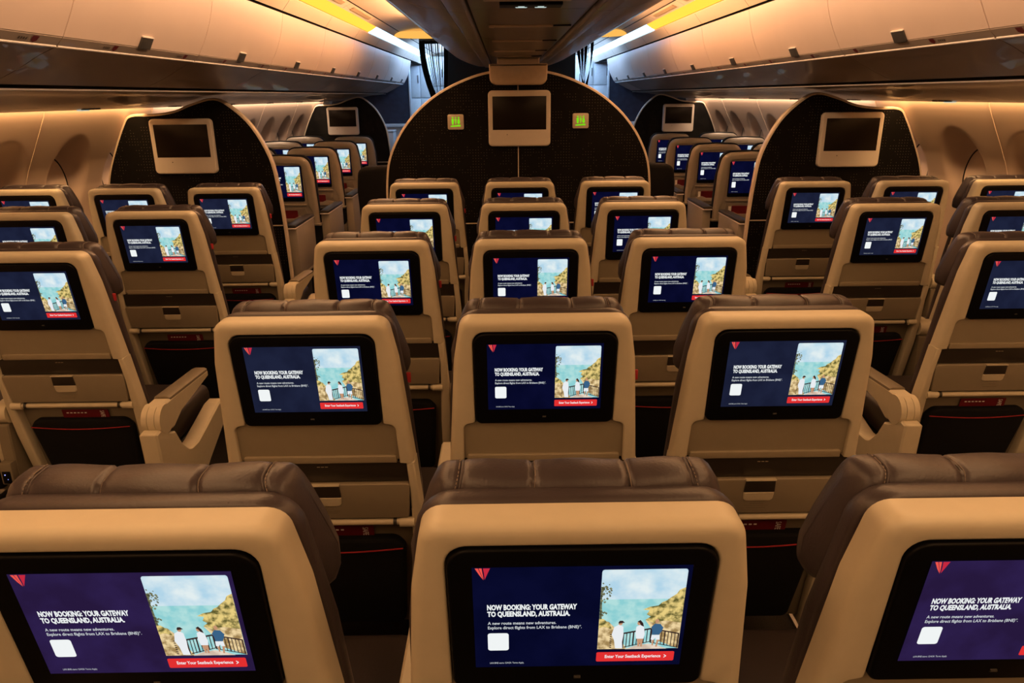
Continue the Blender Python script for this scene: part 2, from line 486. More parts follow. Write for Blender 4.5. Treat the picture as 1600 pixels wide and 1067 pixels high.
# ------------------------------------------------------------------ economy seat
ZS = [(1.25, -.028), (1.084, 0), (.79, .050), (.62, .079), (.50, .103), (.30, .150), (.0, .22)]
def yb(z):
    for (z0, y0), (z1, y1) in zip(ZS, ZS[1:]):
        if z >= z1: return y0 + (z0 - z) / (z0 - z1) * (y1 - y0)
    return .2
def bk(u, z, d): return (u, yb(z) + d, z)
def sym(half):
    """half outline for u>0 listed top->bottom; mirrored to a closed loop"""
    left = [(-p[0],) + tuple(p[1:]) for p in reversed(half)]
    return [p for p in half] + left
def headrest_mesh(w_top=.166, w_mid=.205, ztop=1.1525, zbot=.975, y0=.070, y1=.143):
    bm = bnew()
    N = 72; K = 28
    def P(t, a):
        end = max(0, (abs(t) - .90) / .10)
        sc = math.sqrt(max(.0, 1 - end ** 2.4)) * .96 + .04
        groove = 0
        for g, k_ in ((-.80, .8), (-.30, 1), (.36, 1), (.80, .8)):
            groove += k_ * math.exp(-((t - g) / .016) ** 2)
        c, s = math.cos(a), math.sin(a)
        yy = math.copysign(abs(c) ** .45, c); zz = math.copysign(abs(s) ** .45, s)
        hz = (ztop - zbot) / 2; zc = (ztop + zbot) / 2; hy = (y1 - y0) / 2
        gk = .0035 * groove
        z = zc + zz * (hz - gk) * (sc * .25 + .75)
        if zz > 0: z += -.005 * abs(t) ** 3 + .0012 * math.cos(t * 9.5) - .010 * max(0, -yy) ** 3
        wid = w_top + (w_mid - w_top) * max(0, min(1, (ztop - z) / .12))
        return (t * wid, yb(z) + (y0 + y1) / 2 + yy * (hy - gk) * sc + .010 * abs(t) ** 2, z)
    loft(bm, [[P(-1 + 2 * i / N, 2 * PI * k / K) for k in range(K)] for i in range(N + 1)])
    def lift(p, d=.0012): return (p[0], p[1] - d * .6, p[2] + d)
    # sewn seams across, with thread beside them
    for g in (-.30, .36):
        path_tube(bm, [lift(P(g, PI * (.30 + .62 * j / 14)), -.0002) for j in range(15)], .0010, 5, mi=2)
        path_tube(bm, [lift(P(g + .012, PI * (.34 + .58 * j / 14)), .0002) for j in range(15)], .0006, 4, mi=1)
    for g in (-.80, .80):
        path_tube(bm, [lift(P(g, PI * (.30 + .62 * j / 14)), .0006) for j in range(15)], .0022, 6, mi=0)
        for j in range(12):
            p = P(g * 1.035, PI * (.36 + .5 * j / 12)); q = P(g * 1.035, PI * (.36 + .5 * (j + .55) / 12))
            path_tube(bm, [lift(p, .0004), lift(q, .0004)], .0007, 4, mi=1)
    # stitched rear edge seam
    A = PI * .80
    path_tube(bm, [lift(P(-.80 + 1.6 * j / 60, A + .10), 0) for j in range(61)], .0014, 5, mi=2)
    for j in range(58):
        path_tube(bm, [lift(P(-.78 + 1.56 * j / 58, A + .02), .0004), lift(P(-.78 + 1.56 * (j + .55) / 58, A + .02), .0004)], .0007, 4, mi=1)
    return bm
def make_seat(left, right):
    t = empty('economy_seat')
    # back cushion
    bm = bnew()
    co = rpoly(sym([(.000001, 1.1415), (.183, 1.1415, .05), (.206, .95, .05), (.217, .70, .05), (.217, .40, .05)]), 6)
    plate(bm, co, bk, .0465, .094, .010, .028, 4)
    obj('back_cushion', bm, ['leather', 'stitch'], t)
    obj('headrest', headrest_mesh(), ['leather', 'stitch', 'seam'], t, angle=70)
    # upper shell frame (inverted U) with the monitor opening and the recess below
    ho = rpoly([(0, 1.137), (.1755, 1.137, .027), (.192, 1.04, .05), (.207, .84, .05), (.211, .785), (.3, .785)], 10)[:-1]
    hi = rpoly([(0, 1.1085), (.1510, 1.1085, .025), (.1505, .889, .005), (.176, .884, .014), (.179, .785), (.1, .785)], 8)[:-1]
    bm = bnew()
    frame(bm, ho, hi, bk, .046, .016, .0035)
    obj('seat_shell', bm, 'shell', t, angle=50)
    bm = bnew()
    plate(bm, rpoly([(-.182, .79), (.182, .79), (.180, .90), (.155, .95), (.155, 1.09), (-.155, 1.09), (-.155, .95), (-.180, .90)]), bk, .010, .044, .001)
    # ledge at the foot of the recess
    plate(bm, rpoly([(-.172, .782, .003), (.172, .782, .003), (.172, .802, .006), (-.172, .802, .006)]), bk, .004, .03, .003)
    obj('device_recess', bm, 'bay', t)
    # monitor
    mo = empty
    bm = bnew()
    o = rpoly([(-.1490, .889, .014), (.1490, .889, .014), (.1495, 1.1065, .026), (-.1495, 1.1065, .026)], 6)
    plate(bm, o, bk, -.004, .02, .0035, .001, 3)
    mon = obj('monitor', bm, 'black', t)
    d = bpy.data.objects.new('display', DISPLAY['navy']); COL.objects.link(d); d.parent = mon
    zc = 1.0045
    lean = math.atan2(.050, .294)
    d.matrix_local = Matrix.Translation((0, yb(zc) - .0052, zc)) @ Matrix.Rotation(PI / 2 + lean, 4, 'X')
    bm = bnew(); tube(bm, (-.004, yb(.906) - .0046, .906), (.004, yb(.906) - .0046, .906), .0022, 8)
    obj('sensor_button', bm, 'dark', mon)
    # dark band above the tray
    bm = bnew()
    plate(bm, rpoly([(-.203, .728, .012), (.201, .728, .012), (.203, .784, .004), (-.203, .784, .004)]), bk, .010, .04, .002)
    # small printed words on the band
    for k in range(3):
        x = -.012 + k * .009
        box(bm, x, x + .0065, yb(.77) + .0090, yb(.77) + .0102, .7695, .7712, mi=1)
    obj('accessory_band', bm, ['band', 'bay'], t)
    # lower side frame and knuckles
    for s in (-1, 1):
        bm = bnew()
        rail = [(.192, .785), (.212, .785), (.2165, .70), (.222, .60), (.222, .50), (.218, .36), (.208, .22), (.19, .22), (.186, .36), (.188, .48), (.192, .56), (.194, .61), (.196, .70)]
        plate(bm, [(s * u, z) for u, z in rail], bk, .002, .05, .006, .002, 3)
        tube(bm, (s * .165, yb(.61) + .004, .612), (s * .200, yb(.61) + .004, .612), .0125, 14)
        obj('side_frame', bm, 'shell', t)
    # tray table
    bm = bnew()
    plate(bm, rpoly([(-.188, .626, .006), (.188, .626, .006), (.197, .726, .010), (-.197, .726, .010)]), bk, .000, .022, .003)
    for k, wd in enumerate((.03, .055, .045)):
        z = .655 - k * .006
        box(bm, -wd / 2 - .002, wd / 2, yb(z) - .0006, yb(z) + .0006, z, z + .0012, mi=1)
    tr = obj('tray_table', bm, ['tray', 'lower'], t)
    bm = bnew()
    plate(bm, rpoly([(-.036, .690, .002), (.036, .690, .002), (.034, .724, .002), (-.034, .724, .002)]), bk, -.003, .006, .001)
    plate(bm, rpoly([(-.034, .664, .010), (.034, .664, .010), (.036, .690, .002), (-.036, .690, .002)], 4), bk, -.0035, .006, .0035, mi=1)
    plate(bm, rpoly([(-.035, .723), (.035, .723), (.035, .7265), (-.035, .7265)], 4), bk, -.006, .006, .001, mi=1)
    obj('tray_latch', bm, ['band', 'shell'], tr)
    bm = bnew()
    tube(bm, (-.17, yb(.61) + .006, .612), (.17, yb(.61) + .006, .612), .0085, 14)
    for s in (-1, 1): tube(bm, (s * .150, yb(.61) + .006, .612), (s * .158, yb(.61) + .006, .612), .0105, 14, mi=1)
    obj('tray_hinge_bar', bm, ['shell', 'dark'], t)
    # lower back panel and pocket
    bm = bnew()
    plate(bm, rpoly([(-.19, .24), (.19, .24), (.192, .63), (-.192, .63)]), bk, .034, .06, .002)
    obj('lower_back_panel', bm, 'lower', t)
    bm = bnew()
    plate(bm, rpoly([(-.15, .255, .02), (.15, .255, .02), (.170, .525, .02), (.150, .553, .03), (-.150, .553, .03), (-.170, .525, .02)], 5), bk, .006, .035, .012)
    pk = obj('seat_pocket', bm, 'blackm', t)
    bm = bnew()
    pts = [(u, yb(.525) + .004 - .006 * math.cos(u / .165 * PI / 2), .526 - .006 * math.cos(u / .165 * PI / 2)) for u in [-.165 + .33 * k / 14 for k in range(15)]]
    path_tube(bm, pts, .0019)
    obj('piping', bm, 'red', pk)
    # seat cushion and structure
    bm = bnew()
    box(bm, -.226, .226, .19, .64, .36, .475, .035, seg=4)
    obj('seat_cushion', bm, 'cushion', t, angle=60)
    bm = bnew()
    box(bm, -.224, .224, .20, .60, .30, .36, .01)
    for y in (.25, .52): tube(bm, (-.228, y, .31), (.228, y, .31), .022, 12)
    box(bm, -.225, -.185, .22, .56, 0, .30, .008)
    box(bm, -.225, -.165, .12, .62, 0, .022, .004, mi=1)
    obj('seat_base', bm, ['dark', 'metal'], t)
    bm = bnew()
    box(bm, .2, .2105, .078, .084, .968, .992, .002)
    obj('red_tab', bm, 'redtag', t)
    def mid_arm(s):
        x = s * .2515
        bm = bnew()
        # arm pad raised on a round knuckle
        prof = rpoly([(.13, .552, .01), (.53, .572, .012), (.53, .606, .014), (.12, .612, .02)], 5)
        loft_pts = lambda xx, q: [(xx, y, z) for y, z in q]
        loft(bm, [loft_pts(x - .022, offset(prof, .006)), loft_pts(x - .017, prof), loft_pts(x + .017, prof), loft_pts(x + .022, offset(prof, .006))])
        tube(bm, (x - .026, .115, .578), (x + .026, .115, .578), .036, 20)
        a = obj('armrest', bm, 'shell', t)
        bm = bnew()
        prof = rpoly([(.085, .25, .01), (.20, .25, .01), (.175, .535, .01), (.09, .545, .01)], 4)
        loft(bm, [loft_pts(x - .021, offset(prof, .004)), loft_pts(x - .017, prof), loft_pts(x + .017, prof), loft_pts(x + .021, offset(prof, .004))])
        box(bm, x - .021, x + .021, .058, .090, .335, .415, .005)
        box(bm, x - .014, x + .014, .0555, .060, .340, .385, .002, mi=1)
        box(bm, x - .005, x - .002, .0545, .056, .372, .375, mi=2)
        box(bm, x + .003, x + .0045, .0545, .056, .356, .3575, mi=2)
        obj('armrest_support', bm, ['lower', 'black', LED], t)
    def end_arm(s):
        x = s * .278
        P3 = lambda xx, q: [(xx, y, z) for y, z in q]
        bm = bnew()
        prof = rpoly([(.05, .530, .015), (.12, .512, .02), (.19, .542, .04), (.445, .574, .006), (.445, .600, .006), (.14, .616, .02), (.05, .617, .015)], 4)
        loft(bm, [P3(x - .029, offset(prof, .006)), P3(x - .024, prof), P3(x + .024, prof), P3(x + .029, offset(prof, .006))])
        # segmented knuckle
        for a, b_ in ((-.031, -.013), (-.0115, .0115), (.013, .031)):
            tube(bm, (x + a, .070, .567), (x + b_, .070, .567), .0500, 24)
        ar = obj('aisle_armrest', bm, 'shell', t)
        bm = bnew()
        loft(bm, [[(x + a * k_, y, z + b_ * k_) for a, b_ in ((-.0285, -.004), (.0285, -.004), (.0275, .004), (.018, .0085), (-.018, .0085), (-.0275, .004))]
                  for y, z, k_ in ((.122, .6155, .93), (.128, .616, 1), (.28, .608, 1), (.436, .6005, 1), (.446, .5995, .88))])
        obj('arm_pad', bm, 'lower', ar)
        bm = bnew()
        prof = rpoly([(-.01, .545, .006), (.02, .548, .004), (.085, .512, .01), (.122, .498, .01), (.155, .44, .06), (.205, .388, .07), (.28, .385, .07), (.50, .44, .02), (.56, .44, .02), (.56, .36, .03), (.36, .27, .06), (.18, .17, .06), (.07, .17, .03), (.0, .36, .03)], 5)
        loft(bm, [P3(x - .030, offset(prof, .006)), P3(x - .024, prof), P3(x + .024, prof), P3(x + .030, offset(prof, .006))])
        obj('aisle_side_panel', bm, 'shell', t)
    for s, kind in ((-1, left), (1, right)):
        if kind == 'mid': mid_arm(s)
        if kind == 'end': end_arm(s)
    return t
LED = em('socket_light', (.3, .35, 1.0), 2.0)
protos = {}
for key, (l, r) in {'endL': ('end', None), 'mid': ('mid', 'mid'), 'endR': (None, 'end'), 'none': (None, None)}.items():
    protos[key] = make_seat(l, r)
index_kids()
def place_seat(key, x, y, label, group, variant='navy', rz=0, headz=0):
    near = y < 1
    o = copy_tree(protos[key])
    o.location = (x, y, 0); o.rotation_euler.z = rz
    tag(o, label, 'seat', group)
    if near:
        for c in list(bpy.data.objects):
            if c.parent == o and c.name.startswith('red_tab'): bpy.data.objects.remove(c)
    for c in bpy.data.objects:
        if c.parent == o and c.name.startswith('headrest') and headz: c.location.z = headz
        if c.parent == o and c.name.startswith('monitor'):
            for d in bpy.data.objects:
                if d.parent == c and d.name.startswith('display'): d.data = DISPLAY[variant]
    return o
ROWY = [.69, 1.449, 2.30, 3.12, 3.94]
RN = ['nearest row', 'second row from the camera', 'third row from the camera', 'fourth row from the camera', 'row right behind the dotted divider']
for i, y in enumerate(ROWY):
    for x, key, nm in ((-.503, 'endL', 'left'), (0, 'mid', 'middle'), (.503, 'endR', 'right')):
        v = 'navy' if (nm == 'middle' or i >= 2) else 'slate'
        if i == 0 and nm != 'middle': v = 'purple'
        place_seat(key, x, y, f'beige seat with lit screen, {nm} seat of centre block, {RN[i]}', 'centre block seats', v)
for s, sn in ((-1, 'left'), (1, 'right')):
    for i in (2, 3, 4):
        y = ROWY[i] - .12
        rn = {2: 'nearest visible row', 3: 'second visible row', 4: 'row behind the window-side divider'}[i]
        place_seat('endR' if s < 0 else 'endL', s * 1.515, y, f'beige aisle seat with lit screen in {sn} window block, {rn}', f'{sn} block seats', 'slate')
        place_seat('mid', s * 2.02, y, f'beige middle seat with lit screen in {sn} window block, {rn}', f'{sn} block seats', 'slate')
        if i == 4:
            place_seat('none', s * 2.52, y, f'beige window seat with lit screen in {sn} window block, {rn}', f'{sn} block seats', 'slate')
for p in protos.values():
    for c in KIDS.get(p, []):
        for g in KIDS.get(c, []): bpy.data.objects.remove(g)
        bpy.data.objects.remove(c)
    bpy.data.objects.remove(p)

# safety cards sticking out of the seat pockets
def safety_card(x, y, label, side=1):
    bm = bnew()
    def f(u, z, d): return (u, yb(z) + d, z)
    plate(bm, rpoly([(-.06, .49), (.095, .49), (.095, .584, .003), (-.06, .584, .003)]), f, .028, .030, .0004)
    text_faces_rot(bm, 'SAFE', .068, .555, .580, .026, 1, f)
    for k in range(6):
        box(bm, -.045 + k * .012, -.038 + k * .012, yb(.572) + .0268, yb(.572) + .0285, .570, .5735, mi=1)
    o = obj('safety_card', bm, ['redcard', 'white'], smooth=False)
    o.location = (x, y, 0)
    tag(o, label, 'card', 'safety cards in the seat pockets')
def text_faces_rot(bm, s, u0, z0, z1, d, mi, f):
    """text rotated to read downwards"""
    tmp = bnew()
    text_faces(tmp, s, 0, 1, 0, 1, 0, 0, .01)
    mp = {}
    for v in tmp.verts: mp[v] = bm.verts.new(f(u0 + v.co.y * .014, z1 - (v.co.x) * (z1 - z0), d))
    for fa in tmp.faces:
        g = bm.faces.new([mp[v] for v in fa.verts]); g.material_index = mi
    tmp.free()
safety_card(.503, ROWY[1], 'red safety card in pocket of the right centre seat, second row')
safety_card(-.503, ROWY[1], 'red safety card in pocket of the left centre seat, second row')
for s, sn in ((-1, 'left'), (1, 'right')):
    for i, rn in ((2, 'nearest visible row'), (3, 'second visible row'), (4, 'row behind the divider')):
        safety_card(s * 1.515, ROWY[i] - .12, f'red safety card in pocket of {sn} block aisle seat, {rn}')

# ------------------------------------------------------------------ premium seats beyond the dividers
def make_premium(s):
    """s: side of the aisle armrest"""
    t = empty('premium_seat')
    yp = lambda z: (1.14 - z) * .10
    def pf(u, z, d): return (u, yp(z) + d, z)
    bm = bnew()
    plate(bm, rpoly(sym([(.000001, 1.158), (.213, 1.150, .08), (.246, .95, .1), (.252, .45, .05)]), 7), pf, .04, .125, .01, .04, 4)
    obj('back_cushion', bm, 'blackm', t)
    bm = bnew()
    outer = rpoly([(0, 1.148), (.208, 1.138, .080), (.238, .98, .1), (.247, .70, .05), (.247, .625), (.3, .6)], 8)[:-1]
    inner = rpoly([(0, 1.092), (.162, 1.088, .035), (.180, .78, .02), (.205, .72, .01), (.205, .625), (.1, .6)], 6)[:-1]
    frame(bm, outer, inner, pf, .07, .028, .006, 6)
    obj('seat_shell', bm, 'premium', t, angle=50)
    bm = bnew()
    plate(bm, rpoly([(-.21, .625), (.21, .625), (.175, 1.10), (-.175, 1.10)]), pf, .014, .05, .001)
    plate(bm, rpoly([(-.165, .768, .004), (.165, .768, .004), (.165, .782, .004), (-.165, .782, .004)]), pf, .002, .03, .003)
    obj('back_panel', bm, 'premium', t)
    bm = bnew()
    plate(bm, rpoly([(-.155, .805, .008), (.155, .805, .008), (.155, 1.078, .014), (-.155, 1.078, .014)]), pf, .004, .02, .002)
    mon = obj('monitor', bm, 'black', t)
    d = bpy.data.objects.new('display', DISPLAY['navy']); COL.objects.link(d); d.parent = mon
    d.matrix_local = Matrix.Translation((0, yp(.955) + .0030, .955)) @ Matrix.Rotation(PI / 2 + math.atan(.10), 4, 'X') @ Matrix.Diagonal((1.23, 1.52, 1, 1))
    bm = bnew()
    pk = rpoly([(-.17, .640, .008), (.17, .640, .008), (.17, .668, .01), (.10, .690, .01), (.06, .672, .01), (-.06, .672, .01), (-.10, .690, .01), (-.17, .668, .01)], 4)
    plate(bm, pk, pf, -.012, .02, .004)
    plate(bm, rpoly([(-.16, .69), (.16, .69), (.15, .748), (-.15, .748)]), pf, .0125, .02, .001, mi=1)
    obj('literature_pocket', bm, ['premium', 'premium_lo'], t)
    bm = bnew()
    plate(bm, rpoly([(-.245, .25, .02), (.245, .25, .02), (.25, .60, .05), (-.25, .60, .05)]), pf, .05, .09, .01)
    plate(bm, rpoly([(-.262, .612, .005), (.262, .612, .005), (.262, .63, .005), (-.262, .63, .005)]), pf, -.006, .06, .004)
    obj('lower_shroud', bm, 'premium_lo', t)
    bm = bnew(); box(bm, -.24, .24, .2, .72, .34, .48, .03, seg=3); obj('seat_cushion', bm, 'blackm', t)
    bm = bnew(); box(bm, -.24, .24, .2, .68, .0, .34, .01); obj('seat_base', bm, 'dark', t)
    if s == 0: return t
    bm = bnew()
    x = s * .288
    box(bm, x - .033, x + .033, .10, .60, .36, .700, .006)
    box(bm, x - .036, x + .036, .09, .62, .345, .362, .003, mi=0)
    ar = obj('console_armrest', bm, 'premium', t)
    bm = bnew(); box(bm, x - .036, x + .036, .07, .61, .706, .728, .008); obj('arm_pad', bm, 'band', ar)
    bm = bnew(); box(bm, x - .034, x + .034, .068, .612, .699, .707, .002); obj('arm_trim', bm, 'lip', ar)
    return t
pp = {s: make_premium(s) for s in (-1, 0, 1)}
index_kids()
PY = [5.07, 5.76, 6.71, 7.66, 8.61]
PN = ['last row behind divider', 'nearest visible row', 'second visible row', 'third visible row', 'farthest row']
PN[0] = 'behind the nearer divider'
for s, sn in ((-1, 'left'), (1, 'right')):
    for i, y in enumerate(PY):
        for x, nm in ((1.785 if i else 1.86, 'aisle'), (2.33, 'window')):
            if i == 0 and nm == 'window': continue
            o = copy_tree(pp[-s if nm == 'aisle' else 0])
            o.location = (s * x + (.02 if s > 0 else 0), y, 0)
            tag(o, f'grey-beige premium {nm} seat with lit screen in {sn} block, {PN[i]}', 'seat', f'premium seats in the {sn} block')
            if i > 0:
                bm = bnew()
                def pf(u, z, d): return (u, (1.14 - z) * .10 + d, z)
                plate(bm, rpoly([(-.11, .655, .002), (.09, .655, .002), (.09, .735, .003), (-.11, .735, .003)]), pf, -.002, .002, .0004)
                box(bm, -.135, -.113, (1.14 - .69) * .1 - .001, (1.14 - .69) * .1 + .002, .66, .73, mi=1)
                m = obj('menu_card', bm, ['redcard', 'white'], smooth=False)
                m.location = (o.location.x, y, 0)
                tag(m, f'red card in pocket of {sn} premium {nm} seat, {PN[i]}', 'card', 'red cards in the premium pockets')
for p in pp.values():
    for c in KIDS.get(p, []):
        for g in KIDS.get(c, []): bpy.data.objects.remove(g)
        bpy.data.objects.remove(c)
    bpy.data.objects.remove(p)
# dark centre premium seats peeping out beside the middle divider
for s, sn in ((-1, 'left'), (1, 'right')):
    t = empty('premium_seat', (s * .875, 5.14, 0))
    bm = bnew()
    def pf(u, z, d): return (u, (1.14 - z) * .10 + d, z)
    plate(bm, rpoly(sym([(.000001, 1.120), (.205, 1.112, .06), (.222, .95, .05), (.215, .70, .05), (.20, .40, .04)]), 7), pf, .0, .16, .03, .03, 4)
    obj('backrest', bm, 'blackm', t)
    bm = bnew(); box(bm, -.21, .21, .2, .7, .34, .48, .03, seg=3); obj('seat_cushion', bm, 'blackm', t)
    bm = bnew(); box(bm, -.20, .20, .2, .66, 0, .34, .01); obj('seat_base', bm, 'dark', t)
    tag(t, f'black premium seat peeping out beyond the {sn} edge of the middle divider', 'seat', 'dark premium seats of the centre block')

# ------------------------------------------------------------------ dividers
def wall_mon(parent, name, u, z, w_, h, y, bm_top=.04):
    bm = bnew()
    f = lambda a, b_, d: (a, y + d, b_)
    hw, hh = w_ / 2, h / 2
    plate(bm, rpoly([(u - hw, z - hh, .028), (u + hw, z - hh, .028), (u + hw, z + hh, .028), (u - hw, z + hh, .028)], 7), f, -.035, .0, .010, .001, 4)
    m = obj(name, bm, 'monfr', parent)
    bm = bnew()
    a = hw - .028
    z1 = z + hh - .036; z0 = z1 - a * 2 * .595
    plate(bm, rpoly([(u - a, z0), (u + a, z0), (u + a, z1), (u - a, z1)]), f, -.0365, -.030, .001)
    obj('screen_glass', bm, 'monblk', m)
    bm = bnew(); tube(bm, (u - .4 * w_ + .08, y - .0365, z0 - .03), (u - .4 * w_ + .08, y - .034, z0 - .03), .003, 8)
    obj('sensor', bm, 'black', m)
    return m
def divider(name, outline, y, x0, label, line=(.755,)):
    t = empty(name, (x0, y, 0))
    f = lambda a, b_, d: (a, d, b_)
    bm = bnew(); plate(bm, offset(outline, -.012), f, -.012, .035, .008, .008, 3)
    obj('edge_trim', bm, 'trim', t)
    bm = bnew(); plate(bm, offset(outline, .003), f, -.016, .0, .001, .001, 1)
    obj('panel', bm, 'divider', t, smooth=False)
    tag(t, label, 'divider')
    return t
# middle divider: arch
half = [(0.0, 1.722), (.18, 1.705), (.33, 1.664), (.50, 1.585), (.64, 1.480), (.74, 1.368), (.81, 1.250), (.85, 1.140), (.868, 1.0), (.872, .85), (.872, .6), (.872, .02)]
def smooth_pts(p, n=4):
    out = []
    for i in range(len(p) - 1):
        a = p[max(i - 1, 0)]; b_ = p[i]; c = p[i + 1]; d = p[min(i + 2, len(p) - 1)]
        for k in range(n):
            t = k / n
            out.append(tuple(.5 * ((2 * b_[j]) + (-a[j] + c[j]) * t + (2 * a[j] - 5 * b_[j] + 4 * c[j] - d[j]) * t * t + (-a[j] + 3 * b_[j] - 3 * c[j] + d[j]) * t ** 3) for j in (0, 1)))
    out.append(p[-1])
    return out
hs = smooth_pts([(-half[1][0], half[1][1])] + half)[4:]
arch = hs + [(-u, z) for u, z in reversed(hs[1:])]
dv = divider('cabin_divider', arch, 5.0, .012, 'dark dotted arched divider with screen in front of the centre seat block')
wall_mon(dv, 'wall_monitor', .008, 1.428, .40, .345, -.016)
for za, zb in ((1.60, 1.64), (.757, 1.256)):
    bm = bnew(); box(bm, -.003, .003, -.0185, -.014, za, zb)
    obj('seam_strip', bm, 'trim', dv)
bm = bnew(); box(bm, -.868, .868, -.0185, -.014, .750, .757); obj('waist_strip', bm, 'trim', dv)
bm = bnew()
f = lambda a, b_, d: (a, d, b_)
plate(bm, rpoly([(-.178, 1.632, .045), (.182, 1.632, .045), (.186, 1.758, .006), (-.182, 1.758, .006)], 6), f, -.075, -.012, .012, .002, 4)
plate(bm, rpoly([(-.130, 1.74), (.135, 1.74), (.135, 1.795, .006), (-.13, 1.795, .006)], 6), f, -.070, .03, .01, .002, 4)
obj('mounting_bracket', bm, 'trim', dv)
GREEN = em('sign_green', srgb(120, 215, 20), 1.0)
for s in (-1, 1):
    x = s * .403; z = 1.41
    bm = bnew()
    plate(bm, rpoly([(x - .052, z - .047, .010), (x + .052, z - .047, .010), (x + .052, z + .047, .010), (x - .052, z + .047, .010)], 4), f, -.028, -.014, .003)
    sg = obj('lavatory_sign', bm, 'trim', dv)
    bm = bnew()
    def g(pts): bm.faces.new([bm.verts.new((x + a, -.0285, z + b_)) for a, b_ in pts])
    # man, woman, divider bar, and small base line
    def circ(cx, cz, r): g([(cx + r * math.cos(2 * PI * k / 10), cz + r * math.sin(2 * PI * k / 10)) for k in range(10)])
    circ(-.019, .027, .0055); g([(-.027, .019), (-.011, .019), (-.012, -.008), (-.026, -.008)]); g([(-.024, -.008), (-.014, -.008), (-.015, -.016), (-.023, -.016)])
    circ(.019, .027, .0055); g([(.014, .019), (.024, .019), (.029, -.008), (.009, -.008)]); g([(.015, -.008), (.023, -.008), (.022, -.016), (.016, -.016)])
    circ(0, .027, .0045); g([(-.006, .019), (.006, .019), (.0015, -.014), (-.0015, -.014)])
    g([(-.033, -.030), (.030, -.028), (.033, -.018), (-.020, -.021), (-.033, -.024)])
    o = obj('sign_symbols', bm, GREEN, sg, smooth=False)
# window-side dividers (two per side)
sd = [(2.725, .02), (2.735, .5), (2.73, .78), (2.69, 1.03), (2.632, 1.20), (2.53, 1.405), (2.475, 1.462), (2.34, 1.466), (2.20, 1.484), (2.07, 1.530), (1.935, 1.560), (1.835, 1.512), (1.715, 1.390), (1.62, 1.195), (1.588, 1.0), (1.570, .75), (1.56, .4), (1.56, .02)]
ss = smooth_pts(sd, 4)
for s, sn in ((-1, 'left'), (1, 'right')):
    for y, rn in ((5.0, 'nearer'), (10.0, 'farther')):
        o_ = [(s * a, b_) for a, b_ in ss]
        dv = divider('side_divider', o_, y, 0, f'dark dotted curved divider with screen, {rn} one in the {sn} window block')
        wall_mon(dv, 'wall_monitor', s * 2.135 - (.02 if s < 0 else -.04), 1.275, .40, .345, -.016)
        bm = bnew(); box(bm, min(s * 1.575, s * 2.735), max(s * 1.575, s * 2.735), -.0185, -.014, .750, .757); obj('waist_strip', bm, 'trim', dv)

